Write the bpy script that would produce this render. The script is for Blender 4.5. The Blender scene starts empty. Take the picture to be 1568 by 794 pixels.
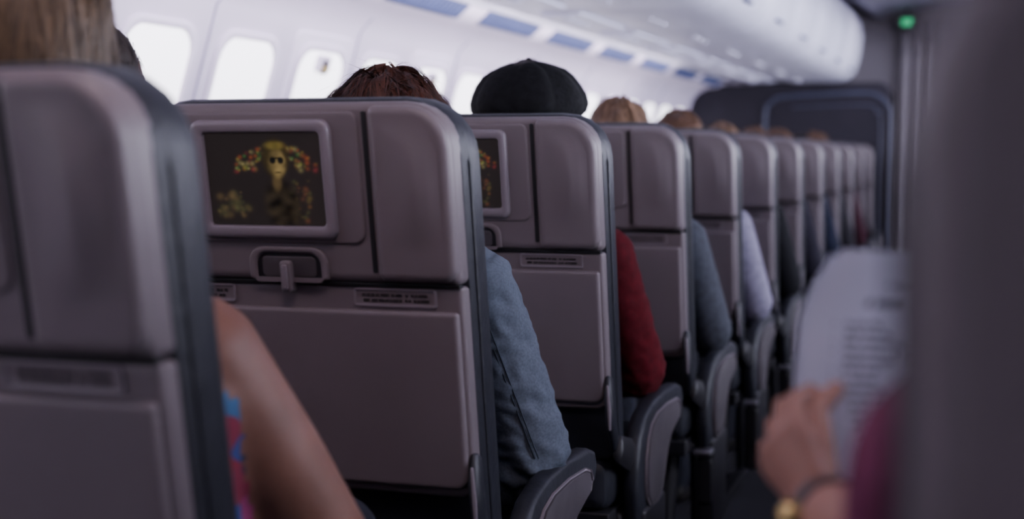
import bpy, math, random
import numpy as np
from mathutils import Vector, Matrix, noise
R = random.Random(7)
S = bpy.context.scene
COL = S.collection

# ------------------------------------------------------------ materials
def mat(name, col, rough=.5, metal=0, emis=None, es=0, noise_s=None, var=.12, bump=0, bump_s=None, spec=.5, sheen=0, sss=0):
    m = bpy.data.materials.new(name); m.use_nodes = True
    nt = m.node_tree; b = nt.nodes['Principled BSDF']
    b.inputs['Base Color'].default_value = (*col, 1)
    b.inputs['Roughness'].default_value = rough
    b.inputs['Metallic'].default_value = metal
    b.inputs['Specular IOR Level'].default_value = spec
    if sheen: b.inputs['Sheen Weight'].default_value = sheen
    if sss:
        b.inputs['Subsurface Weight'].default_value = sss
        b.inputs['Subsurface Radius'].default_value = (.01, .004, .002)
    if emis:
        b.inputs['Emission Color'].default_value = (*emis, 1)
        b.inputs['Emission Strength'].default_value = es
    tc = nt.nodes.new('ShaderNodeTexCoord')
    if noise_s:
        n = nt.nodes.new('ShaderNodeTexNoise'); n.inputs['Scale'].default_value = noise_s
        n.inputs['Detail'].default_value = 5
        nt.links.new(tc.outputs['Object'], n.inputs['Vector'])
        r = nt.nodes.new('ShaderNodeValToRGB')
        r.color_ramp.elements[0].position = .3; r.color_ramp.elements[1].position = .7
        r.color_ramp.elements[0].color = (*[c*(1-var) for c in col], 1)
        r.color_ramp.elements[1].color = (*[min(1, c*(1+var)) for c in col], 1)
        nt.links.new(n.outputs['Fac'], r.inputs['Fac'])
        nt.links.new(r.outputs['Color'], b.inputs['Base Color'])
    if bump:
        n2 = nt.nodes.new('ShaderNodeTexNoise'); n2.inputs['Scale'].default_value = bump_s or 80
        n2.inputs['Detail'].default_value = 4
        nt.links.new(tc.outputs['Object'], n2.inputs['Vector'])
        bp = nt.nodes.new('ShaderNodeBump'); bp.inputs['Strength'].default_value = bump
        bp.inputs['Distance'].default_value = .004
        nt.links.new(n2.outputs['Fac'], bp.inputs['Height'])
        nt.links.new(bp.outputs['Normal'], b.inputs['Normal'])
    return m

M_shell = mat('seat_plastic', (.150, .123, .132), .45, noise_s=6, var=.06, bump=.10, bump_s=500, spec=.4)
M_shell2 = mat('seat_plastic_trim', (.195, .165, .185), .32, bump=.03, bump_s=400)
M_print_shade = mat('placard_print', (.062, .052, .058), .5, noise_s=30)
M_groove = mat('seat_groove', (.006, .006, .008), .6, noise_s=30)
M_leather = mat('seat_leather', (.014, .015, .021), .5, noise_s=20, bump=.5, bump_s=38, spec=.4)
M_bezel = mat('screen_bezel', (.008, .008, .009), .25, noise_s=10)
M_dark = mat('seat_frame_dark', (.010, .009, .012), .5, noise_s=20)
M_metal = mat('seat_metal', (.22, .21, .24), .35, metal=.8, noise_s=15)
M_wall = mat('cabin_wall_panel', (.78, .69, .83), .5, noise_s=3, var=.03)
M_bin = mat('overhead_bin_plastic', (.78, .77, .92), .38, noise_s=2, var=.05)
M_ceil = mat('ceiling_panel', (.30, .30, .35), .6, noise_s=2)
M_carpet = mat('carpet', (.010, .009, .014), .95, noise_s=120, var=.4, bump=.4, bump_s=300)
M_glow = mat('window_shade_backlit', (.8, .8, .85), .5, emis=(.97, .93, 1.0), es=3.8)
M_glowR = mat('window_daylight', (.8, .8, .85), .5, emis=(.80, .82, 1.0), es=52)
M_glowS = mat('window_shade_dim', (.5, .5, .55), .5, emis=(.85, .85, 1.0), es=2.5)  # closed shades added on unseen right windows to darken the near seat
M_grille = mat('grille_blue', (.075, .095, .21), .6, noise_s=20)
M_bulk = mat('bulkhead_panel', (.022, .019, .027), .6, noise_s=4, spec=.15)
M_curtain = mat('curtain_cloth', (.15, .135, .155), .9, noise_s=40, bump=.2, bump_s=200)
M_trimblue = mat('bulkhead_trim', (.055, .06, .10), .5, noise_s=10)
M_seam = mat('panel_seam', (.50, .46, .60), .5, noise_s=10)
M_green = mat('exit_sign_green', (.0, .2, .1), .5, emis=(.03, .6, .24), es=.9)
M_yellow = mat('handle_yellow', (.45, .34, .10), .5, noise_s=20)

# ------------------------------------------------------------ mesh builder
class MB:
    def __init__(s): s.v = []; s.f = []; s.m = []
    def add(s, vs, fs, mi=0):
        o = len(s.v); s.v += [tuple(v) for v in vs]
        for f in fs: s.f.append(tuple(i+o for i in f)); s.m.append(mi)
    def loft(s, rings, mi=0, cap0=True, cap1=True, closed=True, capm=None):
        n = len(rings[0]); vs = [p for r in rings for p in r]; fs = []
        for k in range(len(rings)-1):
            for i in range(n if closed else n-1):
                j = (i+1) % n
                fs.append((k*n+i, k*n+j, (k+1)*n+j, (k+1)*n+i))
        s.add(vs, fs, mi)
        o = len(s.v)-len(vs)
        if cap0: s.f.append(tuple(o+i for i in range(n))[::-1]); s.m.append(mi)
        if cap1: s.f.append(tuple(o+(len(rings)-1)*n+i for i in range(n))); s.m.append(mi if capm is None else capm)
    def mesh(s, name, mats, ang=40, smooth=True):
        me = bpy.data.meshes.new(name)
        me.from_pydata(s.v, [], s.f)
        for m in mats: me.materials.append(m)
        me.polygons.foreach_set('material_index', s.m)
        me.update()
        import bmesh
        bm = bmesh.new(); bm.from_mesh(me); bmesh.ops.recalc_face_normals(bm, faces=bm.faces); bm.to_mesh(me); bm.free()
        if smooth:
            me.shade_smooth(); me.set_sharp_from_angle(angle=math.radians(ang))
        return me
    def obj(s, name, mats, parent=None, **k):
        return mkobj(name, s.mesh(name, mats, **k), parent)

def mkobj(name, me, parent=None, loc=None):
    o = bpy.data.objects.new(name, me); COL.objects.link(o)
    if parent: o.parent = parent
    if loc: o.location = loc
    return o
def empty(name, loc=(0, 0, 0)):
    o = bpy.data.objects.new(name, None); o.empty_display_size = .1; o.location = loc; COL.objects.link(o); return o

def outl(x0, x1, z0, z1, r, i=0, n=7):
    x0 += i; x1 -= i; z0 += i; z1 -= i
    if not isinstance(r, (tuple, list)): r = (r,)*4
    pts = []
    for (cx, cz, a0, rr) in ((x0, z0, 180, r[0]), (x1, z0, 270, r[1]), (x1, z1, 0, r[2]), (x0, z1, 90, r[3])):
        rr = max(rr-i, .0008)
        sx = 1 if cx == x0 else -1; sz = 1 if cz == z0 else -1
        for k in range(n):
            a = math.radians(a0+90*k/(n-1))
            pts.append((cx+sx*rr+rr*math.cos(a), cz+sz*rr+rr*math.sin(a)))
    return pts
def ring(x0, x1, z0, z1, r, i, y, n=7): return [(p[0], y, p[1]) for p in outl(x0, x1, z0, z1, r, i, n)]
def plate(mb, x0, x1, z0, z1, yb, yf, r, bev, mi, capm=None):
    rs = [ring(x0, x1, z0, z1, r, 0, yf)]
    for k in range(5):
        a = math.pi/2*k/4
        rs.append(ring(x0, x1, z0, z1, r, bev*(1-math.cos(a)), yb+bev*(1-math.sin(a))))
    rs.append(ring(x0, x1, z0, z1, r, bev+.003, yb))
    mb.loft(rs, mi, capm=capm)
def pillow(mb, x0, x1, z0, z1, yb, yf, r, mi, e=.035):
    rs = [ring(x0, x1, z0, z1, r, .02, yb), ring(x0, x1, z0, z1, r, .004, yb+.006), ring(x0, x1, z0, z1, r, 0, yb+.02)]
    for k in range(5):
        a = math.pi/2*k/4
        rs.append(ring(x0, x1, z0, z1, r, e*(1-math.cos(a)), yf-e*.7*(1-math.sin(a))))
    rs.append(ring(x0, x1, z0, z1, r, e+.03, yf+.003))
    mb.loft(rs, mi)
def frame(mb, o, i, ro, ri, y, rise, floor, mi, capm):
    bev = rise*.6
    rs = [ring(*o, ro, 0, y+.004)]
    for k in range(4):
        a = math.pi/2*k/3
        rs.append(ring(*o, ro, bev*(1-math.cos(a)), y-rise+bev*(1-math.sin(a))))
    rs.append(ring(*i, ri, -.004, y-rise)); rs.append(ring(*i, ri, -.0015, y-rise+.0015))
    rs.append(ring(*i, ri, 0, y-floor))
    mb.loft(rs, mi, capm=capm)
def box(mb, x0, x1, y0, y1, z0, z1, mi, b=.004):
    plate(mb, x0, x1, z0, z1, y0, y1, b, b*.9, mi)
def tube(mb, pts, rad, mi=0, n=14, caps=True, up=None):
    P = [Vector(p) for p in pts]; rs = []
    rad = [(r, r) if not isinstance(r, (tuple, list)) else r for r in rad]
    T = []
    for k in range(len(P)):
        a = P[max(k-1, 0)]; b = P[min(k+1, len(P)-1)]; T.append((b-a).normalized())
    ref = Vector(up) if up else (Vector((1, 0, 0)) if abs(T[0].x) < .8 else Vector((0, 1, 0)))
    def mk(c, t, r):
        nonlocal ref
        u = (ref - t*ref.dot(t)).normalized(); v = t.cross(u).normalized(); ref = u
        return [tuple(c+u*(r[0]*math.cos(2*math.pi*i/n))+v*(r[1]*math.sin(2*math.pi*i/n))) for i in range(n)]
    seq = []
    if caps:
        e = min(rad[0])
        for q in (.25, .6, .86): seq.append((P[0]-T[0]*e*(1-q)*.95, T[0], tuple(x*math.sin(q*math.pi/2) for x in rad[0])))
    for p, t, r in zip(P, T, rad): seq.append((p, t, r))
    if caps:
        e = min(rad[-1])
        for q in (.86, .6, .25): seq.append((P[-1]+T[-1]*e*(1-q)*.95, T[-1], tuple(x*math.sin(q*math.pi/2) for x in rad[-1])))
    mb.loft([mk(*q) for q in seq], mi)
def smooth_path(pts, rad, k=5):
    P = [Vector(p) for p in pts]; out = []; ro = []
    rad = [(r, r) if not isinstance(r, (tuple, list)) else r for r in rad]
    for i in range(len(P)-1):
        p0 = P[max(i-1, 0)]; p1 = P[i]; p2 = P[i+1]; p3 = P[min(i+2, len(P)-1)]
        for j in range(k):
            t = j/k
            out.append(.5*((2*p1)+(p2-p0)*t+(2*p0-5*p1+4*p2-p3)*t*t+(3*p1-p0-3*p2+p3)*t**3))
            ro.append(tuple(a+(b-a)*t for a, b in zip(rad[i], rad[i+1])))
    out.append(P[-1]); ro.append(rad[-1]); return out, ro

# ------------------------------------------------------------ seat
TILT = .18
def tiltmesh(mb, a=0):
    mb.v[a:] = [(x, y-(z-1.05)*TILT, z) for x, y, z in mb.v[a:]]
def build_seat():
    mb = MB()  # mats: 0 shell 1 trim 2 groove 3 leather 4 bezel 5 dark 6 metal 7 print, pocket shade, arm panel
    H = .259
    pillow(mb, -.264, .264, .47, 1.188, .03, .125, (.03, .03, .085, .085), 3)
    for s in (-1, 1):
        tube(mb, [(s*.264, .055, .50), (s*.265, .055, 1.09), (s*.256, .055, 1.135)], [.003]*3, 3, n=6)
    plate(mb, -H, H, .914, 1.180, 0, .05, (.012, .012, .068, .068), .014, 0)
    X0, X1, Z0, Z1 = .134, H-.002, .918, 1.174
    plate(mb, X0, X1, Z0, Z1, -.010, .02, (.012, .022, .062, .012), .012, 0)
    nx, nz = 14, 26; gv = []
    for j in range(nz+1):
        for i in range(nx+1):
            u = i/nx; v = j/nz; x = X0+.017+(X1-X0-.034-max(0, v-.78)*.10)*u; z = Z0+.018+(Z1-Z0-.036)*v
            edge = min(1, min(u, 1-u, v*1.6, (1-v)*1.6)*7)
            ridge = max(0, 1-abs(u-(.38+.22*math.sin(v*3.1)))*2.1)*max(0, math.sin(min(1, max(0, (v-.15)/.8))*math.pi))
            gv.append((x, -.0102-edge*(.0005+.0095*ridge), z))
    mb.add(gv, [(j*(nx+1)+i, j*(nx+1)+i+1, (j+1)*(nx+1)+i+1, (j+1)*(nx+1)+i) for j in range(nz) for i in range(nx)], 0)
    plate(mb, .1235, .1315, .93, 1.166, -.0015, .01, .003, .001, 2)
    plate(mb, -.246, .118, .972, 1.166, -.004, .01, (.02, .02, .015, .045), .004, 0)
    frame(mb, (-.151, .076, .979, 1.155), (-.131, .060, .999, 1.136), .016, .006, -.004, .012, .002, 1, 4)
    frame(mb, (-.078, .052, .917, .967), (-.066, .040, .917, .957), (.004, .004, .024, .024), (.003, .003, .018, .018), 0, .006, .001, 0, 5)  # raised rim with a dark floor in place of a cut recess
    plate(mb, -.058, .032, .920, .952, -.002, .005, .008, .002, 7)  # latch pocket floor coloured dark, the shade of a recess
    plate(mb, -.024, -.006, .898, .946, -.014, .004, .006, .004, 0)
    plate(mb, -.0195, -.0105, .903, .940, -.018, -.010, .003, .0015, 1)
    plate(mb, -H, H, .585, .911, .008, .06, (.03, .03, .006, .006), .008, 0)
    plate(mb, -.252, .252, .60, .8735, -.004, .03, (.022, .022, .006, .006), .007, 0)
    plate(mb, -.256, .256, .909, .9145, .004, .02, .001, .0005, 2)
    for x0, x1 in ((.086, .218), (-.245, -.113)):
        frame(mb, (x0, x1, .880, .906), (x0+.004, x1-.004, .883, .903), .003, .002, .008, .003, .001, 1, 0)
        for zz in (.896, .888):
            x = x0+.012+R.random()*.01
            while x < x1-.014:
                w = R.uniform(.002, .005); box(mb, x, x+w, .0060, .008, zz-.0014, zz+.0018, 7, .0004); x += w+R.choice((.0016, .0016, .005))
    for s in (-1, 1):
        pts = [(s*.258, .02, .65), (s*.263, .0, .61), (s*.265, .0, .56), (s*.263, .03, .50)]
        tube(mb, pts, [(.008, .014), (.011, .020), (.011, .022), (.009, .018)], 3)
        tube(mb, [(s*.264, -.016, .64), (s*.267, -.022, .59), (s*.266, -.02, .55)], [.0025, .004, .003], 1, n=8)
    tiltmesh(mb)
    Y = .10
    rs = []
    for y, i in ((Y+.02, .03), (Y+.03, .01), (Y+.06, 0), (Y+.46, 0), (Y+.50, .012), (Y+.52, .04)):
        rs.append(ring(-.25, .25, .36, .475, .03, i, y))
    mb.loft(rs, 3)
    box(mb, -.25, .25, Y+.03, Y+.48, .32, .36, 5)
    for s in (-1, 1):
        tube(mb, [(s*.2, Y+.12, .33), (s*.2, Y+.03, .03)], [.018, .018], 5, n=8)
        tube(mb, [(s*.2, Y+.42, .33), (s*.2, Y+.46, .03)], [.018, .018], 5, n=8)
        box(mb, s*.2-.02, s*.2+.02, Y, Y+.5, 0, .03, 5)
    tube(mb, [(-.25, Y+.12, .33), (.25, Y+.12, .33)], [.02, .02], 5, n=10)
    tube(mb, [(-.25, Y+.42, .33), (.25, Y+.42, .33)], [.02, .02], 5, n=10)
    box(mb, -.17, .17, Y+.1, Y+.13, .12, .20, 5)
    prof = [(.10, .44), (.105, .50), (.13, .555), (.18, .592), (.26, .612), (.40, .618), (.55, .612), (.60, .598), (.615, .575), (.60, .552), (.54, .54), (.46, .52), (.40, .48), (.36, .42), (.32, .37), (.24, .345), (.16, .35), (.115, .385)]
    prof = [(a+.085-(a-.1)*.08, b-.045) for a, b in prof]
    cx = sum(p[0] for p in prof)/len(prof); cz = sum(p[1] for p in prof)/len(prof)
    def sc(p, k): return (cx+(p[0]-cx)*k, cz+(p[1]-cz)*k)
    for s in (-1, 1):
        for m_, k0, xa, xb in ((3, 1, .262, .300), (1, .76, .296, .3045), (7, .72, .298, .307)):
            rs = []
            for x, k in ((xa, .93), (xa+.004, .98), (xa+.01, 1), (xb-.01 if m_ == 3 else xb-.003, 1), (xb-.004 if m_ == 3 else xb-.001, .98), (xb, .93 if m_ == 3 else .96)):
                rs.append([(s*x, *sc(p, k*k0)) for p in prof])
            mb.loft(rs, m_)
        box(mb, s*.285-.022, s*.285+.022, .22, .42, .10, .35, 5, .01)
        plate(mb, s*.285-.024, s*.285+.024, .315, .330, .17, .22, .005, .004, 6)
        plate(mb, s*.285-.020, s*.285+.020, .18, .30, .205, .23, .008, .005, 5)
        tube(mb, [(s*.272, .12, .50), (s*.278, .24, .46)], [(.012, .03), (.012, .04)], 5, n=10)
    return mb
SEATMATS = [M_shell, M_shell2, M_groove, M_leather, M_bezel, M_dark, M_metal, M_print_shade]
seat_me = build_seat().mesh('airplane_seat', SEATMATS, ang=42)

def film():
    nx, nz = 150, 112
    x0, x1, z0, z1 = -.1305, .0595, .9995, 1.1355
    rr = random.Random(11)
    blobs = []
    pal = [(.50, .36, .07), (.50, .11, .04), (.09, .30, .07), (.55, .46, .18), (.32, .17, .05), (.38, .05, .06)]
    for k in range(110):
        a = rr.uniform(-.15, math.pi+.15); d = rr.uniform(.17, .34)
        blobs.append((.60+math.cos(a)*d*1.05, .62+math.sin(a)*d*.74, rr.uniform(.007, .022), rr.choice(pal), rr.uniform(.3, 1.0)))
    for k in range(40):
        blobs.append((rr.uniform(.06, .34), rr.uniform(.08, .36), rr.uniform(.010, .034), rr.choice([(.34, .22, .09), (.18, .19, .07)]), rr.uniform(.15, .5)))
    for k in range(40):
        blobs.append((rr.uniform(.68, .88), rr.uniform(.05, .5), rr.uniform(.008, .024), rr.choice([(.36, .12, .05), (.3, .21, .06), (.16, .17, .06)]), rr.uniform(.2, .7)))
    vs = []; cs = []
    def g(u, v, cu, cv, ru, rv, p=2): return math.exp(-min(60, (((u-cu)/ru)**2+((v-cv)/rv)**2)**(p/2)))
    for j in range(nz+1):
        for i in range(nx+1):
            u, v = i/nx, j/nz
            c = [.026, .019, .019]
            for bu, bv, br, bc, s in blobs:
                if abs(u-bu) > br*2.6 or abs(v-bv) > br*3: continue
                w = g(u, v, bu, bv, br, br*1.2)*s
                for q in range(3): c[q] = c[q]*(1-w*.7)+bc[q]*w*.55
            n = .6+.9*noise.noise(Vector((u*11, v*11, 4)))
            w = g(u, v, .63+(.3-v)*.08, .20, .16, .30, 6)          # torso
            for q in range(3): c[q] = c[q]*(1-w*.95)+(.045, .032, .018)[q]*w*n
            w = g(u, v, .60, .47, .040, .10, 4)                    # neck
            for q in range(3): c[q] = c[q]*(1-w*.8)+(.13, .085, .035)[q]*w
            w = g(u, v, .605, .73, .120, .21, 8)                   # dark hair outline
            for q in range(3): c[q] = c[q]*(1-w)+(.05, .035, .012)[q]*w
            w = g(u, v, .61, .67, .078, .155, 7)                   # face
            n = .8+.6*noise.noise(Vector((u*14, v*14, 0)))
            for q in range(3): c[q] = c[q]*(1-w)+(.42, .29, .11)[q]*w*n*(.35+.8*min(1, max(0, (u-.54)*8)))
            w = g(u, v, .602, .865, .085, .045, 4)*.9              # head-band
            for q in range(3): c[q] = c[q]*(1-w)+(.30, .22, .05)[q]*w*n
            for gu in (.578, .646):
                w = g(u, v, gu, .705, .028, .040, 8)
                for q in range(3): c[q] = c[q]*(1-w)+.008*w
            w = g(u, v, .612, .730, .05, .009, 4)
            for q in range(3): c[q] *= (1-w)
            w = g(u, v, .617, .575, .03, .010, 4)
            for q in range(3): c[q] *= (1-.75*w)
            vs.append((x0+(x1-x0)*u, -.0075, z0+(z1-z0)*v)); cs.append((*[max(0, x) for x in c], 1))
    vs = [(x, y-(z-1.05)*TILT, z) for x, y, z in vs]
    fs = [(j*(nx+1)+i, j*(nx+1)+i+1, (j+1)*(nx+1)+i+1, (j+1)*(nx+1)+i) for j in range(nz) for i in range(nx)]
    me = bpy.data.meshes.new('display'); me.from_pydata(vs, [], fs)
    ca = me.color_attributes.new('film', 'FLOAT_COLOR', 'POINT')
    ca.data.foreach_set('color', [x for c in cs for x in c])
    m = bpy.data.materials.new('display_picture'); m.use_nodes = True; nt = m.node_tree; b = nt.nodes['Principled BSDF']
    at = nt.nodes.new('ShaderNodeVertexColor'); at.layer_name = 'film'
    b.inputs['Base Color'].default_value = (.01, .01, .01, 1); b.inputs['Roughness'].default_value = .2
    nt.links.new(at.outputs['Color'], b.inputs['Emission Color']); b.inputs['Emission Strength'].default_value = .6
    me.materials.append(m); return me
film_me = film()

SX = -.975; PITCH = .80; Y1 = 1.098
def add_seat(x, y):
    s = mkobj('airplane_seat', seat_me, loc=(x, y, 0))
    mkobj('display', film_me, parent=s)
NROW = 12
for k in range(NROW):
    for c in range(3): add_seat(SX-.585*c, Y1+PITCH*k)
RX = .237
RY = [.47, 1.62]+[1.62+PITCH*j for j in range(1, 11)]
for k, y in enumerate(RY):
    for c in range(3 if k < 5 else 1): add_seat(RX+.585*c, y)

# ------------------------------------------------------------ cabin shell
YB, YE = -4.0, 11.6
CXM = -.37
def extr(name, prof, y0, y1, m, mirror=False, ny=1, smooth=True):
    mb = MB(); P = [((2*CXM-x) if mirror else x, z) for x, z in prof]
    n = len(P); vs = []; fs = []
    for j in range(ny+1):
        y = y0+(y1-y0)*j/ny
        vs += [(x, y, z) for x, z in P]
    for j in range(ny):
        for i in range(n-1): fs.append((j*n+i, j*n+i+1, (j+1)*n+i+1, (j+1)*n+i))
    mb.add(vs, fs)
    return mb.obj(name, [m], ang=50)
wallp = [(-2.30, 0), (-2.40, .35), (-2.42, .7), (-2.39, .9), (-2.335, 1.0), (-2.165, 1.55), (-2.12, 1.60), (-2.04, 1.635), (-1.97, 1.64), (-1.90, 1.70), (-1.90, 2.3)]
def floor_box(name, x0, x1, y0, y1, z0, z1, m):
    mb = MB(); box(mb, x0, x1, y0, y1, z0, z1, 0, .002); return mb.obj(name, [m])
extr('wall_left', wallp, YB, 14, M_wall)
extr('wall_right', wallp, YB, 14, M_wall, True)
floor_box('floor', -2.5, 1.8, YB, 14, -.05, 0, M_carpet)
extr('ceiling', [(-1.95, 2.3), (-1.0, 2.28), (-.80, 2.16), (-.70, 2.20), (-.37, 2.24), (-.04, 2.20), (.06, 2.16), (.26, 2.28), (1.2, 2.3)], YB, 14, M_ceil)
floor_box('wall_rear', -2.5, 1.8, YB-.1, YB, 0, 2.4, M_curtain)

binp = [(-1.89, 1.685), (-1.80, 1.69), (-1.70, 1.68), (-1.45, 1.675), (-1.40, 1.665), (-1.20, 1.665), (-1.08, 1.665), (-1.01, 1.675), (-.965, 1.70), (-.935, 1.74), (-.915, 1.80), (-.895, 1.90), (-.885, 2.0), (-.90, 2.10), (-.96, 2.18), (-1.1, 2.24), (-1.88, 2.26)]
def bin_mesh(mirror):
    mb = MB(); L = .93
    cx, cz = -1.4, 1.95
    rs = []
    for y, k in ((0, .985), (.006, .997), (.015, 1), (L-.015, 1), (L-.006, .997), (L, .985)):
        rs.append([((2*CXM if mirror else 0)+(-1 if mirror else 1)*(cx+(x-cx)*k), y, cz+(z-cz)*k) for x, z in binp])
    mb.loft(rs, 0)
    def X(x): return 2*CXM-x if mirror else x
    tube(mb, [(X(-.93), L/2-.08, 1.735), (X(-.93), L/2+.08, 1.735)], [(.012, .008)]*2, 1, n=10)
    for cxx in (-1.62, -1.30):
        pl = MB(); plate(pl, -.09, .09, .10, .82, -.008, .004, .02, .004, 0)
        mb.add([(X(cxx+x), z, 1.672+y) for x, y, z in pl.v], pl.f, 0)
    for yy in (.22, .34, .46):
        pl = MB()
        rs = [[(X(-1.62+r*math.cos(t*math.pi/8)), yy+r*math.sin(t*math.pi/8), 1.665-h) for t in range(16)] for r, h in ((.026, 0), (.024, .008), (.016, .010), (.012, .004))]
        pl.loft(rs, 0)
        mb.add(pl.v, pl.f, 0)
        tube(mb, [(X(-1.30), yy+.1, 1.664), (X(-1.30), yy+.1, 1.658)], [.012, .010], 0, n=10)
    return mb.mesh('overhead_bin', [M_bin, M_grille])
bl = bin_mesh(False); br = bin_mesh(True)
y = YB
while y < 11.0:
    mkobj('overhead_bin', bl, loc=(0, y, 0)); mkobj('overhead_bin', br, loc=(0, y, 0)); y += .94

def surfmap(C, t, nrm, mb, mirror=False):
    out = []
    for x, y, z in mb.v:
        px = C[0]+t[0]*z-nrm[0]*y; pz = C[2]+t[1]*z-nrm[1]*y
        out.append(((2*CXM-px) if mirror else px, C[1]+x, pz))
    mb.v = out
g = MB()
y = -3.6
while y < 11:
    q = MB(); plate(q, -.35, .35, -.045, .045, -.006, .004, .012, .003, 0)
    for k in range(15): plate(q, -.33+k*.046, -.30+k*.046, -.034, .034, -.010, 0, .004, .002, 0)
    t = Vector((.07, .06)).normalized()
    surfmap((-1.935, y+.03, 1.67), (t.x, t.y), (t.y, -t.x), q)
    g.add(q.v, q.f, 0); g.add([(2*CXM-a, b, c) for a, b, c in q.v], q.f, 0); y += .94
g.obj('ventilation_grille', [M_grille])

tw = Vector((.17, .55)).normalized(); nw = Vector((tw.y, -tw.x))
WP, W0 = .51, 3.50
def window(idx, yc, mirror, exit_=False):
    q = MB()
    if exit_:
        plate(q, -.235, .235, -.30, .262, -.006, .004, .05, .005, 0)
    frame(q, (-.20, .20, -.235, .225), (-.172, .172, -.21, .20), .09, .075, -.006 if exit_ else 0, .010, .001, 0, 1)
    if exit_:
        plate(q, -.05, .05, .13, .19, -.020, -.004, .012, .005, 0)
        plate(q, -.013, .013, .125, .175, -.030, -.012, .006, .004, 2)
        plate(q, -.016, .016, .137, .152, -.033, -.014, .006, .003, 3)
    else:
        plate(q, -.03, .03, -.17, -.155, -.010, 0, .004, .003, 0)
    surfmap((-2.25, yc, 1.275), tw, nw, q, mirror)
    gm = (M_glowR if yc > 1.2 else M_glowS) if mirror else M_glow
    q.obj('window_%d' % idx, [M_wall, gm, M_dark, M_yellow])
i = 1
for k in range(-14, 15):
    yc = W0+WP*k
    window(i, yc, False, k in (2, 4)); i += 1
    window(i, yc, True, k in (2, 4)); i += 1
q = MB()
for k in range(-7, 8):
    yc = W0+WP*(2*k+.5)
    tube(q, [(-2.33, yc, 1.0), (-2.162, yc, 1.55), (-2.11, yc, 1.61), (-2.03, yc, 1.642)], [.004]*4, 0, n=6)
q.obj('trim_1', [M_seam])

q = MB(); plate(q, -2.4, -.67, 0, 1.66, 11.0, 11.05, (.01, .01, .10, .01), .01, 0)
q.obj('wall_bulkhead', [M_bulk])
q = MB()
P = [(-.665, 10.98, .2), (-.665, 10.98, 1.35), (-.69, 10.98, 1.48), (-.78, 10.98, 1.565), (-.95, 10.98, 1.58), (-1.45, 10.98, 1.56), (-1.55, 10.98, 1.52), (-1.60, 10.98, 1.42), (-1.60, 10.98, .9)]
pp, rr = smooth_path(P, [.014]*len(P)); tube(q, pp, rr, 0, n=8)
P = [(-.74, 10.985, .2), (-.74, 10.985, 1.33), (-.77, 10.985, 1.43), (-.85, 10.985, 1.49), (-1.4, 10.985, 1.48)]
pp, rr = smooth_path(P, [.006]*len(P)); tube(q, pp, rr, 0, n=8)
q.obj('trim_2', [M_trimblue])
floor_box('wall_front', -2.5, 1.8, 12.4, 12.5, 0, 2.4, M_bulk)
floor_box('trim_3', -1.3, .35, 11.45, 11.5, 1.60, 2.3, M_curtain)
def curtain(name, x0, x1, y, z0, z1):
    q = MB(); n = 120; vs = []
    for z in (z0, (z0+z1)/2, z1):
        for i in range(n+1):
            u = i/n; vs.append((x0+(x1-x0)*u, y+.035*math.sin(u*(x1-x0)*62+.4*z)+.01*math.sin(u*90), z))
    fs = [(j*(n+1)+i, j*(n+1)+i+1, (j+1)*(n+1)+i+1, (j+1)*(n+1)+i) for j in range(2) for i in range(n)]
    q.add(vs, fs); return q.obj(name, [M_curtain], ang=180)
curtain('aisle_curtain', -.66, .35, 11.38, .03, 2.12)
e = empty('exit_sign', (-.58, 11.28, 2.12))
q = MB(); box(q, -.09, .09, -.02, .03, -.05, .05, 0, .008); q.obj('housing', [M_dark], parent=e)
q = MB(); box(q, -.04, .04, -.026, -.018, -.026, .026, 0, .006); q.obj('lamp_panel', [M_green], parent=e)
q = MB(); tube(q, [(0, 0, .04), (0, 0, .10)], [.012, .012], 0); q.obj('bracket', [M_dark], parent=e)

# ------------------------------------------------------------ people
def skinmat(name, col): return mat(name, col, .5, noise_s=14, var=.12, bump=.12, bump_s=160, sss=.15, spec=.35)
def cloth(name, col, s=60, b=.5, bs=26, var=.25): return mat(name, col, .9, noise_s=s, var=var, bump=b, bump_s=bs, spec=.2)
M_pants = cloth('dark_trousers', (.012, .013, .02)); M_shoe = mat('shoe_leather', (.010, .008, .007), .4, noise_s=20)

def remesh(mb, voxel, smooth=4, name='body'):
    me = bpy.data.meshes.new('tmp'); me.from_pydata(mb.v, [], mb.f)
    import bmesh
    bm = bmesh.new(); bm.from_mesh(me); bmesh.ops.recalc_face_normals(bm, faces=bm.faces); bm.to_mesh(me); bm.free()
    o = bpy.data.objects.new('tmp', me); COL.objects.link(o)
    r = o.modifiers.new('r', 'REMESH'); r.mode = 'VOXEL'; r.voxel_size = voxel; r.use_smooth_shade = True
    if smooth: s = o.modifiers.new('s', 'SMOOTH'); s.factor = .5; s.iterations = smooth
    dg = bpy.context.evaluated_depsgraph_get(); dg.update()
    out = bpy.data.meshes.new_from_object(o.evaluated_get(dg)); out.name = name
    bpy.data.objects.remove(o); bpy.data.meshes.remove(me)
    out.shade_smooth(); return out

def label(me, segs, mats):
    n = len(me.polygons); c = np.zeros(n*3); me.polygons.foreach_get('center', c); c = c.reshape(-1, 3)
    best = np.full(n, 1e9); idx = np.zeros(n, int)
    for a, b, ra, rb, mi in segs:
        a = np.array(a, float); b = np.array(b, float); d = b-a; L = max(d@d, 1e-9)
        t = np.clip(((c-a)@d)/L, 0, 1); p = a+t[:, None]*d
        dist = np.linalg.norm(c-p, axis=1)-(ra+(rb-ra)*t)
        w = dist < best; best[w] = dist[w]; idx[w] = mi
    me.materials.clear()
    for m in mats: me.materials.append(m)
    me.polygons.foreach_set('material_index', idx.tolist())

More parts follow.
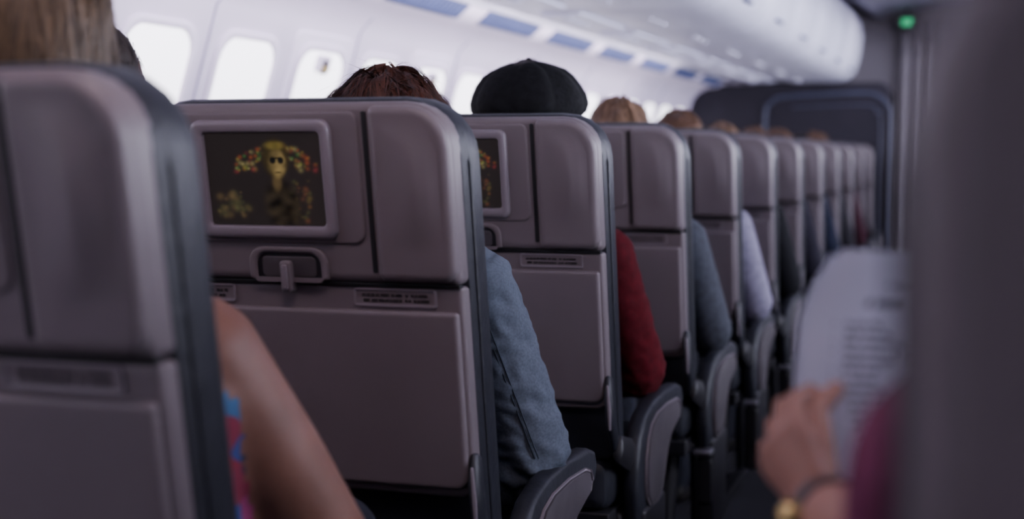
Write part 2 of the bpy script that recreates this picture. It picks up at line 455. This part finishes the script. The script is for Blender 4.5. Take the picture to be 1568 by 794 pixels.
def wrinkle(me, a, b, r, amp, freq, seed=0):
    a = Vector(a); b = Vector(b); d = b-a; L = d.length; d = d/L
    for v in me.vertices:
        rel = v.co-a; t = rel.dot(d)
        if -.03 < t < L+.03 and (rel-d*t).length < r*1.5:
            q = v.co*freq; q = Vector((q.x, q.y, q.z*1.7+.6*q.x))
            n = noise.noise(q+Vector((seed, 0, 0))); n2 = noise.noise(q*2.3+Vector((0, seed, 0)))
            v.co += v.normal*amp*((1-abs(n)*2.2)*.8+.4*n2)

def head_mesh(skin_m, name='head'):
    import bmesh
    bm = bmesh.new(); bmesh.ops.create_icosphere(bm, subdivisions=5, radius=1)
    for v in bm.verts:
        d = v.co.normalized(); x, y, z = d
        p = Vector((x*.076, y*.098-.002, z*.118))
        if z < .1:
            k = min(1, (.1-z)/1.1); p.x *= 1-.30*k
            if y < 0: p.y *= 1-.45*k
            else: p.y *= 1-.10*k
        if y > 0:
            if abs(x) < .5: p.y += .020*math.exp(-((x/.13)**2+((z+.18)/.17)**2))
            p.y += .006*math.exp(-((x/.35)**2+((z-.18)/.07)**2))
            for s in (-1, 1): p.y -= .010*math.exp(-(((x-s*.38)/.18)**2+((z-.02)/.12)**2))
            p.y += .006*math.exp(-((x/.25)**2+((z+.50)/.06)**2))
            p.y -= .005*math.exp(-((x/.25)**2+((z+.62)/.05)**2))
            p.y += .008*math.exp(-((x/.3)**2+((z+.85)/.12)**2))
        v.co = p
    me = bpy.data.meshes.new(name); bm.to_mesh(me); bm.free()
    mb = MB(); mb.v = [tuple(v.co) for v in me.vertices]; mb.f = [tuple(p.vertices) for p in me.polygons]; mb.m = [0]*len(mb.f)
    for s in (-1, 1):
        P = [(s*.070, .004, -.028), (s*.077, -.004, -.020), (s*.083, -.014, -.002), (s*.084, -.012, .018), (s*.079, .0, .028), (s*.073, .008, .02)]
        pp, rr = smooth_path(P, [.004, .005, .005, .005, .005, .004], 3); tube(mb, pp, rr, 0, n=8)
        tube(mb, [(s*.070, .0, -.015), (s*.074, -.002, .018)], [(.006, .014), (.006, .013)], 0, n=10)
    for s in (-1, 1):
        tube(mb, [(s*.029, .079, .002), (s*.029, .083, .002)], [.010, .010], 1, n=10)
        tube(mb, [(s*.029, .0925, .002), (s*.029, .0930, .002)], [.0035, .0035], 2, n=8)
    tube(mb, [(-.022, .0925, -.060), (0, .099, -.059), (.022, .0925, -.060)], [.003, .0045, .003], 3, n=8)
    return mb.mesh(name, [skin_m, M_eye, M_pupil, M_lip], ang=180)
M_eye = mat('eye_white', (.6, .58, .55), .2, noise_s=5); M_pupil = mat('eye_iris', (.02, .012, .008), .1, noise_s=5)
M_lip = mat('lips', (.35, .12, .11), .5, noise_s=50)

def hairmat(name, a, b):
    m = bpy.data.materials.new(name); m.use_nodes = True; nt = m.node_tree; bs = nt.nodes['Principled BSDF']
    g = nt.nodes.new('ShaderNodeNewGeometry'); r = nt.nodes.new('ShaderNodeValToRGB')
    r.color_ramp.elements[0].color = (*a, 1); r.color_ramp.elements[1].color = (*b, 1)
    nt.links.new(g.outputs['Random Per Island'], r.inputs['Fac']); nt.links.new(r.outputs['Color'], bs.inputs['Base Color'])
    bs.inputs['Roughness'].default_value = .55; bs.inputs['Specular IOR Level'].default_value = .3; return m
def hair(parent, m, rx=.086, ry=.106, rz=.124, n=1500, tmax=1.9, ln=(.5, 1.1), wild=.05, length=0, seed=1, shell=True, w=.0022, off=(0, -.008, .006), lump=.05):
    rr = random.Random(seed); mb = MB()
    O = Vector(off)
    def lk(t, ph): return 1+lump*noise.noise(Vector((math.cos(ph)*2.5, math.sin(ph)*2.5, t*2.5+seed)))
    def S_(t, ph, k=1):
        z = math.cos(t); s = math.sin(t); k = k*lk(t, ph)
        p = Vector((rx*s*math.cos(ph), ry*s*math.sin(ph), rz*z))*k
        if t > 1.57 and length: p.z = -(t-1.57)*length; p.x = rx*math.cos(ph)*k; p.y = ry*math.sin(ph)*k
        return p+O
    if shell:
        nr, na = 26, 48; vs = []; fs = []
        for j in range(nr+1):
            for i in range(na):
                ph = 2*math.pi*i/na
                front = max(0, math.sin(ph)); tm = tmax-(tmax-.95)*front**1.5
                t = tm*j/nr
                vs.append(S_(t, ph, .965))
        for j in range(nr):
            for i in range(na):
                k = (i+1) % na; fs.append((j*na+i, j*na+k, (j+1)*na+k, (j+1)*na+i))
        mb.add(vs, fs)
    for s in range(n):
        ph = rr.uniform(0, 2*math.pi); front = max(0, math.sin(ph)); tm = tmax-(tmax-1.0)*front**1.5
        t0 = math.acos(1-rr.random()*(1-math.cos(min(tm*.9, 1.5)))); L = rr.uniform(*ln); dph = rr.gauss(0, .25)
        lift = abs(rr.gauss(0, wild)); k0 = rr.uniform(.975, 1.02); K = 6; vs = []
        if rr.random() < .05: lift += wild*2.5
        for j in range(K+1):
            u = j/K; t = min(t0+L*u, tm+.15*rr.random()) if not length else min(t0+L*u*1.6, tm)
            a = ph+dph*u; p = S_(t, a, k0+lift*u*u)
            tang = Vector((-math.sin(a), math.cos(a), 0))
            ww = w*(1-.85*u)
            vs += [p-tang*ww, p+tang*ww]
        mb.add(vs, [(2*j, 2*j+1, 2*j+3, 2*j+2) for j in range(K)])
    me = mb.mesh('hair', [m], ang=180); return mkobj('hair', me, parent=parent)

def hand_tubes(mb, W, d, pn, side, curl=.5, spread=.012, sc=1.0, finger_curls=None, thumb=None):
    W = Vector(W); d = Vector(d).normalized(); pn = Vector(pn); pn = (pn-d*pn.dot(d)).normalized()
    sd = d.cross(pn).normalized()
    if sd.dot(Vector(side)) < 0: sd = -sd
    tube(mb, [W, W+d*.03*sc, W+d*.06*sc, W+d*.085*sc], [(.024*sc, .018*sc), (.031*sc, .017*sc), (.038*sc, .015*sc), (.037*sc, .012*sc)], 0, up=sd)
    Ls = [.070, .078, .072, .057]
    for i in range(4):
        o = (1.5-i)*.0205*sc
        base = W+d*(.083-.004*abs(i-1))*sc+sd*o
        c = (finger_curls[i] if finger_curls else curl); a = c*.5; p = base-d*.015*sc; pts = [p]; p = base; pts.append(p)
        for k, fr in enumerate((.45, .30, .25)):
            dirv = d*math.cos(a)+pn*math.sin(a)+sd*(1.5-i)*spread
            p = p+dirv.normalized()*Ls[i]*fr*sc; pts.append(p); a += c
        r = [.0092, .0098, .0086, .0078, .0066]
        tube(mb, pts, [x*sc*(.9 if i == 3 else 1) for x in r], 0, n=10)
    if thumb:
        pts = [Vector(t) for t in thumb]
    else:
        b = W+d*.02*sc+sd*.022*sc
        pts = [b, b+(d*.6+sd*.7+pn*.2)*.035*sc, b+(d*1.5+sd*1.15+pn*.5)*.035*sc, b+(d*2.3+sd*1.2+pn*.9)*.035*sc]
    tube(mb, pts, [x*sc for x in (.014, .0125, .0105, .0085)], 0, n=10)

def person(name, cx, ys, hc, top, skin, pants=None, sleeve='long', jo=None, headyaw=0, voxel=.011, hat=None, hairf=None, hscale=1.0, smooth=4, armr=(.060, .055, .048), wr=None, chest=1.0):
    e = empty(name, (cx, ys, 0))
    J = dict(pel=(0, .34, .57), sp=(0, .315, .70), ch=(0, .30, .83), up=(0, .30, .915), nk=(0, .31, .975),
             sR=(.165, .30, .905), eR=(.225, .40, .645), wR=(.12, .58, .60),
             sL=(-.165, .30, .905), eL=(-.20, .40, .66), wL=(-.10, .58, .60),
             hR=(.09, .40, .565), kR=(.11, .735, .56), aR=(.11, .69, .12), tR=(.11, .80, .06),
             hL=(-.09, .40, .565), kL=(-.11, .735, .56), aL=(-.11, .69, .12), tL=(-.11, .80, .06))
    if jo: J.update(jo)
    J = {k: Vector(v) for k, v in J.items()}
    J['hd'] = Vector(hc)-Vector((cx, ys, 0)); J['nt'] = J['hd']+Vector((0, -.02, -.07))
    mb = MB(); segs = []
    def part(names, rads, lab, up=None):
        P, RR = smooth_path([J[n] if isinstance(n, str) else n for n in names], rads, 5); tube(mb, P, RR, 0, up=up)
        for a in range(len(P)-1): segs.append((P[a], P[a+1], max(RR[a]), max(RR[a+1]), lab))
    part(['pel', 'sp', 'ch', 'up', J['nk']-Vector((0, 0, .012))], [(.155*chest, .115), (.145*chest, .105), (.155*chest, .105), (.12, .075), (.062, .055)], 0, up=(1, 0, 0))
    part([J['nk']-Vector((0, 0, .01)), 'nt'], [(.052, .055), (.047, .052)], 1, up=(1, 0, 0))
    for s in 'RL':
        S0, E, W = J['s'+s], J['e'+s], J['w'+s]
        bare = sleeve == 'none'
        part([J['up']+Vector((0, 0, -.015)), S0], [.065, .062], 1 if bare else 0)
        Mid = S0.lerp(E, .5)
        if sleeve == 'long':
            part([S0, Mid, E], list(armr), 0); part([E, E.lerp(W, .5), W], [armr[2], armr[2]*.92, .034], 0)
        else:
            part([S0, Mid, E], list(armr), 1); part([E, E.lerp(W, .4), W], [.043, .040, .026], 1)
            segs.append((S0, S0+Vector((0, -.02, .01)), .085, .085, 1))
        hand_tubes(mb, W, (W-E), Vector((0, 0, -1)), Vector((-1 if s == 'R' else 1, 0, 0)), curl=.35)
        segs.append((W, W+(W-E).normalized()*.17, .024, .05, 1))
        part(['h'+s, 'k'+s], [(.090, .085), (.060, .060)], 2)
        part(['k'+s, J['k'+s].lerp(J['a'+s], .4), 'a'+s], [.058, .054, .040], 2)
        part([J['a'+s]+Vector((0, -.02, -.03)), 't'+s], [(.038, .036), (.036, .028)], 3)
    me = remesh(mb, voxel, smooth); label(me, segs, [top, skin, pants or M_pants, M_shoe])
    if wr: wrinkle(me, J['sR'], J['eR'], .07, *wr); wrinkle(me, J['eR'], J['wR'], .06, *wr)
    mkobj('body', me, parent=e)
    h = mkobj('head', head_mesh(skin), parent=e, loc=tuple(J['hd'])); h.rotation_euler = (0, 0, math.radians(headyaw)); h.scale = (hscale,)*3
    if hairf: o = hairf(h)
    if hat: hat(h)
    return e, J, h

sk_tan = skinmat('skin_tan', (.165, .078, .056)); sk_dark = skinmat('skin_brown', (.10, .04, .03)); sk_fair = skinmat('skin_fair', (.30, .155, .115))
def blouse_mat():
    m = mat('floral_blouse', (.3, .05, .1), .8); nt = m.node_tree; b = nt.nodes['Principled BSDF']
    tc = nt.nodes.new('ShaderNodeTexCoord'); v = nt.nodes.new('ShaderNodeTexVoronoi'); v.inputs['Scale'].default_value = 26
    nt.links.new(tc.outputs['Object'], v.inputs['Vector']); sp = nt.nodes.new('ShaderNodeSeparateColor'); nt.links.new(v.outputs['Color'], sp.inputs[0])
    r = nt.nodes.new('ShaderNodeValToRGB'); r.color_ramp.interpolation = 'CONSTANT'; els = r.color_ramp.elements
    els[0].color = (.22, .008, .02, 1); els[1].position = .22; els[1].color = (.02, .045, .18, 1)
    for p, c in ((.42, (.02, .02, .04)), (.58, (.26, .03, .12)), (.74, (.03, .10, .22)), (.88, (.18, .015, .04))):
        x = els.new(p); x.color = (*c, 1)
    nt.links.new(sp.outputs[0], r.inputs['Fac']); nt.links.new(r.outputs['Color'], b.inputs['Base Color']); return m

Yr = lambda k: Y1+PITCH*(k-1)
hm_blond = hairmat('blond_hair', (.035, .021, .011), (.105, .065, .035))
person('blond_woman_passenger', SX, Yr(1), (-1.062, 1.41, 1.235), blouse_mat(), sk_tan, sleeve='none', armr=(.062, .062, .054), chest=1.22,
       jo=dict(sR=(.13, .325, .885), eR=(.234, .465, .60), wR=(.15, .62, .585)),
       hairf=lambda h: hair(h, hm_blond, rx=.098, ry=.112, rz=.130, n=2200, tmax=2.6, length=.13, wild=.03, seed=3, w=.0026, lump=.09))
hm_blk = hairmat('short_black_hair', (.010, .007, .006), (.028, .016, .012))
def man2(h):
    hair(h, hm_blk, rx=.079, ry=.101, rz=.120, n=500, tmax=1.6, ln=(.1, .2), wild=.01, seed=9)
    q = MB()
    for s in (-1, 1):
        P = [(s*.034+.026*math.cos(a), .100, .003+.020*math.sin(a)) for a in [k*math.pi/8 for k in range(17)]]; tube(q, P, [.0022]*17, 0, n=6, caps=False)
        tube(q, [(s*.060, .098, .008), (s*.077, .06, .008), (s*.080, -.01, .004)], [.003]*3, 0, n=6)
    tube(q, [(-.010, .101, .006), (.010, .101, .006)], [.002, .002], 0, n=6)
    mkobj('glasses', q.mesh('glasses', [M_metal]), parent=h)
person('man_with_glasses_passenger', SX-.585, Yr(2), (-1.512, 2.20, 1.212), cloth('dark_shirt', (.03, .03, .04)), sk_dark, headyaw=10, hscale=1.06, hairf=man2)
denim = mat('denim', (.085, .100, .128), .9, noise_s=240, var=.22, bump=.5, bump_s=14, spec=.2)
hm_red = hairmat('auburn_hair', (.016, .007, .005), (.095, .032, .019))
e2, J2, h2 = person('denim_jacket_passenger', SX, Yr(2), (-.960, 2.23, 1.126), denim, sk_fair, pants=denim, armr=(.060, .062, .062), wr=(.0065, 17, 3),
       jo=dict(sR=(.165, .355, .895), eR=(.243, .440, .585), wR=(.100, .47, .478), up=(.01, .32, .905), nk=(.0, .325, .965)), voxel=.0062, smooth=3,
       hairf=lambda h: hair(h, hm_red, rx=.108, ry=.110, rz=.118, n=4500, tmax=2.2, wild=.085, seed=5, w=.0015, ln=(.3, 1.1), lump=.16))
q = MB()
P = []
S0, E, W = J2['sR'], J2['eR'], J2['wR']
offs = Vector((.10, -1, .1)).normalized()
for t in [k/14 for k in range(15)]:
    c = S0.lerp(E, t); P.append(c+offs*(.0645)+Vector((.012*t, 0, 0)))
tube(q, P, [.0020]*15, 0, n=6)
P2 = [p+Vector((.007, .0005, 0)) for p in P]; tube(q, P2, [.0014]*15, 0, n=5)
tube(q, [W-(W-E).normalized()*.035, W+(W-E).normalized()*.012], [.050, .048], 0, n=20)
q.obj('seam_and_cuff', [cloth('denim_seam', (.036, .045, .060), var=.1)], parent=e2)
mg = empty('magazine', (-.925, 2.46, .68))
q = MB()
for s in (-1, 1):
    for (ea, va, th) in ((.135, .10, .004), (.133, .099, 0)):
        rs = [[(s*u*ea, v*va, .012*math.sin(u*2.6)+th) for u in [k/8 for k in range(9)]] for v in (-1, 1)]
        q.loft(rs, 0, closed=False, cap0=False, cap1=False)
q.obj('pages', [mat('magazine_paper', (.6, .6, .65), .6, noise_s=25, var=.3)], parent=mg)

M_cap = mat('cap_wool', (.005, .005, .006), .9, noise_s=60, var=.4, bump=.7, bump_s=120, spec=.15)
def cap(h):
    q = MB(); na = 128; rings_ = []
    prof = [(.004, .119), (.02, .118), (.04, .116), (.062, .110), (.084, .099), (.102, .084), (.117, .064), (.127, .044), (.131, .026), (.128, .010), (.118, -.002), (.105, -.010), (.100, -.030), (.096, -.031)]
    for j, (r, z) in enumerate(prof):
        rg = []
        for i in range(na):
            a = 2*math.pi*i/na+.2
            sm = abs(math.sin(4*a))**.45; w = min(1, r/.05) if j < 11 else 0
            k = 1+(.035*(sm-1))*w+.04*noise.noise(Vector((math.cos(a)*2.2, math.sin(a)*2.2, z*14)))*w
            zz = z+(-.005*(1-sm)+.009*noise.noise(Vector((math.cos(a)*r*22, math.sin(a)*r*22, 3))))*w
            rg.append((r*k*math.cos(a), r*k*math.sin(a)*1.04-.004, zz+.004*math.sin(a)*w))
        rings_.append(rg)
    q.loft(rings_, 0)
    tube(q, [(0, 0, .117), (0, 0, .122)], [.010, .008], 0)
    vs = []
    for j in range(7):
        for i in range(17):
            a = math.radians(30+120*i/16); r = .098+.055*j/6*max(0, math.sin(math.pi*i/16))**.6
            vs.append((r*math.cos(a), r*math.sin(a)*1.04, -.012-.018*(j/6)**1.5))
    fs = [(j*17+i, j*17+i+1, (j+1)*17+i+1, (j+1)*17+i) for j in range(6) for i in range(16)]
    q.add(vs, fs); q.add([(x, y, z-.004) for x, y, z in vs], fs)
    mkobj('flat_cap', q.mesh('flat_cap', [M_cap], ang=60), parent=h)
person('red_sweater_passenger', SX, Yr(3), (-.962, 3.02, 1.192), cloth('red_sweater', (.070, .002, .006)), sk_fair, hat=cap, wr=(.004, 18, 1), armr=(.063, .062, .058),
       jo=dict(sR=(.185, .33, .895), eR=(.245, .43, .615), wR=(.12, .56, .58)), voxel=.009,
       hairf=lambda h: hair(h, hm_blk, n=200, tmax=1.9, ln=(.2, .4), wild=.01, seed=2, rx=.080, ry=.100, rz=.118))
tanh = hairmat('light_brown_hair', (.09, .05, .028), (.22, .13, .08)); brn = hairmat('brown_hair', (.06, .03, .018), (.17, .09, .055))
far = [('grey_sweater_passenger', 0, 4, 1.135, (.055, .06, .075), tanh), ('white_shirt_passenger', 0, 5, 1.125, (.26, .24, .32), brn),
       ('black_jacket_passenger', 0, 6, 1.10, (.006, .006, .008), tanh), ('dark_suit_passenger', 0, 7, 1.10, (.012, .010, .018), brn), ('navy_shirt_passenger', 0, 8, 1.11, (.008, .010, .024), brn),
       ('dark_sweater_passenger', 0, 9, 1.09, (.012, .010, .014), hm_blk), ('maroon_shirt_passenger', 0, 10, 1.12, (.03, .005, .012), brn), ('tan_haired_passenger', 1, 4, 1.10, (.1, .1, .1), brn),
       ('brown_haired_passenger', 1, 6, 1.13, (.15, .1, .1), tanh)]
for nm, c, k, hz, col, hm in far:
    person(nm, SX-.585*c, Yr(k), (SX-.585*c+.02, Yr(k)+.32, hz), cloth(nm+'_top', col), sk_fair, voxel=.015, smooth=3, armr=(.068, .066, .062),
           jo=dict(sR=(.195, .33, .885), eR=(.262, .42, .61)), hairf=lambda h, hm=hm, k=k: hair(h, hm, rx=.092, ry=.108, n=350, tmax=2.1, wild=.03, seed=k, w=.004, lump=.12))

# ------------------------------------------------------------ reader
pink = cloth('magenta_sleeve', (.13, .026, .065), var=.12)
sk_r = skinmat('skin_reader', (.27, .135, .105))
er = empty('newspaper_reader', (0, 0, 0))
mb = MB(); segs = []
def part(P, Rr, lab, up=None):
    P, RR = smooth_path(P, Rr, 5); tube(mb, P, RR, 0, up=up)
    for a in range(len(P)-1): segs.append((P[a], P[a+1], max(RR[a]), max(RR[a+1]), lab))
bx = .225
part([(bx, .80, .57), (bx, .78, .72), (bx, .765, .87), (bx, .765, .96), (bx, .77, 1.02)], [(.15, .11), (.14, .10), (.145, .095), (.115, .07), (.055, .05)], 0, up=(1, 0, 0))
part([(bx, .77, 1.0), (bx, .79, 1.09)], [.05, .047], 1)
shL = (.050, .755, .970); elL = (-.030, .915, .850); wrL = (-.118, 1.135, .822)
part([(bx, .765, .945), shL], [.06, .058], 0)
part([shL, (-.012, .83, .928), elL], [.058, .058, .049], 0)
part([elL, (-.038, .945, .843)], [.048, .046], 0)
part([(-.038, .945, .843), (-.07, 1.03, .828), wrL], [(.037, .037), (.036, .036), (.026, .023)], 1)
shR = (.385, .755, .955); elR = (.455, .90, .80); wrR = (.46, 1.12, .83)
part([(bx, .765, .945), shR], [.06, .058], 0); part([shR, (.42, .83, .87), elR], [.056, .052, .046], 0)
part([elR, wrR], [.040, .025], 1)
for s in (-1, 1):
    part([(bx+s*.09, .86, .565), (bx+s*.11, 1.20, .57)], [.085, .06], 2)
    part([(bx+s*.11, 1.20, .56), (bx+s*.11, 1.14, .12)], [.058, .04], 2)
    part([(bx+s*.11, 1.12, .09), (bx+s*.11, 1.25, .06)], [.037, .034], 3)
segs.append((Vector(wrR), Vector(wrR)+Vector((0, .15, .05)), .03, .05, 1))
hand_tubes(mb, wrR, (-.1, .5, .5), (-1, .6, 0), (0, -1, .5), curl=.9)
me = remesh(mb, .007, 3); label(me, segs, [pink, sk_r, M_pants, M_shoe]); mkobj('body', me, parent=er)
hd = mkobj('head', head_mesh(sk_r), parent=er, loc=(bx+.03, .80, 1.12)); hair(hd, brn, n=400, seed=4, w=.003)
hb = MB()
W = Vector(wrL)
d = Vector((-.045, .03, .058)).normalized()
hand_tubes(hb, W-d*.010, d, Vector((.75, .62, -.10)), Vector((.1, -.2, 1)), sc=.88, finger_curls=(.95, 1.0, 1.05, 1.1), spread=.05,
           thumb=[(-.116, 1.142, .848), (-.120, 1.150, .874), (-.124, 1.164, .896), (-.110, 1.178, .912)])
tube(hb, [Vector(wrL)-Vector((-.048, .105, -.006)).normalized()*.05, W], [(.028, .025), (.025, .022)], 0)
me = remesh(hb, .0022, 3, 'left_hand'); me.materials.append(sk_r); mkobj('left_hand', me, parent=er)
mb = MB()
ax = Vector((-.048, .105, -.006)).normalized(); c = W-ax*.028
u = ax.cross(Vector((0, 0, 1))).normalized(); v = ax.cross(u)
for o in (-.006, -.002, .002, .006):
    P = [c+ax*o+u*.0295*math.cos(k*math.pi/12)+v*.0265*math.sin(k*math.pi/12) for k in range(25)]; tube(mb, P, [.0035]*25, 0, n=6, caps=False)
pc = c-u*.028
tube(mb, [pc, pc-u*.007], [.013, .012], 1, n=20)
mb.obj('wristwatch', [mat('watch_strap', (.03, .02, .02), .4, noise_s=30), mat('watch_gold', (.5, .37, .16), .25, metal=.9, noise_s=20)], parent=er)

def paper_mat():
    m = bpy.data.materials.new('newsprint'); m.use_nodes = True; nt = m.node_tree; b = nt.nodes['Principled BSDF']; N = nt.nodes.new; Lk = nt.links.new
    uv = N('ShaderNodeUVMap'); sp = N('ShaderNodeSeparateXYZ'); Lk(uv.outputs[0], sp.inputs[0])
    def M_(op, a, b_=None, c=None):
        n = N('ShaderNodeMath'); n.operation = op
        for i, x in enumerate((a, b_, c)):
            if x is None: continue
            if hasattr(x, 'is_output'): Lk(x, n.inputs[i])
            else: n.inputs[i].default_value = x
        return n.outputs[0]
    U, V = sp.outputs[0], sp.outputs[1]
    lines = M_('LESS_THAN', M_('FRACT', M_('MULTIPLY', V, 46)), .55)
    col = M_('GREATER_THAN', M_('FRACT', M_('ADD', M_('MULTIPLY', U, 8), .62)), .12)
    ns = N('ShaderNodeTexNoise'); ns.inputs['Scale'].default_value = 1
    mp = N('ShaderNodeMapping'); mp.inputs['Scale'].default_value = (170, 46, 1); Lk(uv.outputs[0], mp.inputs[0]); Lk(mp.outputs[0], ns.inputs['Vector'])
    wd = M_('GREATER_THAN', ns.outputs['Fac'], .42)
    n2 = N('ShaderNodeTexNoise'); n2.inputs['Scale'].default_value = 9; n2.inputs['Detail'].default_value = 0; Lk(uv.outputs[0], n2.inputs['Vector'])
    art = M_('GREATER_THAN', n2.outputs['Fac'], .34)
    body = M_('LESS_THAN', V, .845)
    txt = M_('MULTIPLY', M_('MULTIPLY', M_('MULTIPLY', lines, col), M_('MULTIPLY', wd, art)), body)
    mp2 = N('ShaderNodeMapping'); mp2.inputs['Scale'].default_value = (75, 6, 1); Lk(uv.outputs[0], mp2.inputs[0])
    n3 = N('ShaderNodeTexNoise'); n3.inputs['Scale'].default_value = 1; Lk(mp2.outputs[0], n3.inputs['Vector'])
    hl = M_('MULTIPLY', M_('MULTIPLY', M_('GREATER_THAN', V, .872), M_('LESS_THAN', V, .890)), M_('GREATER_THAN', n3.outputs['Fac'], .43))
    hl2 = M_('MULTIPLY', M_('MULTIPLY', M_('GREATER_THAN', V, .918), M_('LESS_THAN', V, .927)), M_('GREATER_THAN', n3.outputs['Fac'], .5))
    hs = M_('MULTIPLY', M_('MAXIMUM', hl, hl2), M_('GREATER_THAN', U, .085))
    ink = M_('MAXIMUM', M_('MULTIPLY', M_('MULTIPLY', txt, .7), M_('GREATER_THAN', U, .045)), M_('MULTIPLY', hs, .8))
    mx = N('ShaderNodeMix'); mx.data_type = 'RGBA'; Lk(ink, mx.inputs[0]); mx.inputs[6].default_value = (.60, .62, .74, 1); mx.inputs[7].default_value = (.07, .07, .09, 1)
    Lk(mx.outputs[2], b.inputs['Base Color']); b.inputs['Roughness'].default_value = .9; return m
def lerpz(z):
    K = [(.60, -.02), (.70, -.045), (.76, -.065), (.817, -.098), (.85, -.122), (.905, -.142), (.967, -.138), (1.0, -.124), (1.012, -.116), (1.03, -.108)]
    for (a, b), (c, d_) in zip(K, K[1:]):
        if a <= z <= c: return b+(d_-b)*(z-a)/(c-a)
    return K[-1][1]
nmat = paper_mat()
en = empty('newspaper', (0, 0, 0))
for s_ in range(4):
    nu, nv = 44, 40; vs = []; uvs = []
    for j in range(nv+1):
        for i in range(nu+1):
            U, V = i/nu, j/nv
            z = .66+(1.024-.005*s_-.66)*V - .06*U*V + (.006*math.sin(U*9)*V if s_ == 0 else .006*math.sin(U*7+s_)*V)
            xl = lerpz(z)+.006*s_*(1 if s_ % 2 else -1)*.6
            x = xl+(.36-xl)*U
            y = 1.19+.07*math.sin(U*math.pi)*.8+.012*math.sin(V*5+U*6)*(.4+U)+.004*s_+.02*(1-V)+.02*math.exp(-U*12)*(V-.5)
            vs.append((x, y, z)); uvs.append((U, V))
    fs = [(j*(nu+1)+i, j*(nu+1)+i+1, (j+1)*(nu+1)+i+1, (j+1)*(nu+1)+i) for j in range(nv) for i in range(nu)]
    me = bpy.data.meshes.new('sheet_%d' % (s_+1)); me.from_pydata(vs, [], fs); me.materials.append(nmat)
    ul = me.uv_layers.new(name='UVMap')
    for p in me.polygons:
        for li in p.loop_indices: ul.data[li].uv = uvs[me.loops[li].vertex_index]
    me.shade_smooth(); mkobj('sheet_%d' % (s_+1), me, parent=en)

# ------------------------------------------------------------ lights
def area(name, loc, rot, sx, sy, power, col):
    l = bpy.data.lights.new(name, 'AREA'); l.shape = 'RECTANGLE'; l.size = sx; l.size_y = sy; l.energy = power; l.color = col
    o = bpy.data.objects.new(name, l); COL.objects.link(o); o.location = loc; o.rotation_euler = [math.radians(a) for a in rot]; return o
area('ceiling_light', (-.50, .9, 2.12), (50, 0, 12), .4, .4, 10, (1.0, .77, .80))  # added fill lamp aimed at the second and third row seat backs
area('ceiling_light', (-.37, -2.4, 2.15), (50, 0, 0), .5, 1.2, 13, (.80, .82, 1.0))  # added cool fill from behind the camera for the seat backs
area('ceiling_light', (-.30, 9.9, 2.14), (55, 0, 0), .4, .4, 7, (.9, .85, 1.0))  # added lamp that lifts the dark aisle curtain
area('sidewall_light', (-1.80, 3.0, 1.655), (0, 62, 0), .04, 12, 44, (.94, .86, 1.0))  # added strip that brightens the window wall and bin underside
w = bpy.data.worlds.new('world'); S.world = w; w.use_nodes = True
w.node_tree.nodes['Background'].inputs[0].default_value = (.35, .38, .55, 1); w.node_tree.nodes['Background'].inputs[1].default_value = .15

# ------------------------------------------------------------ camera
cd = bpy.data.cameras.new('camera'); cd.lens = 50; cd.sensor_width = 36; cd.clip_start = .02
co = bpy.data.objects.new('camera', cd); COL.objects.link(co); co.location = (0, 0, 1.10)
co.rotation_euler = (math.radians(90-4.107), 0, math.radians(18.34))
cd.dof.use_dof = True; cd.dof.focus_distance = 2.45; cd.dof.aperture_fstop = 2.2
S.camera = co
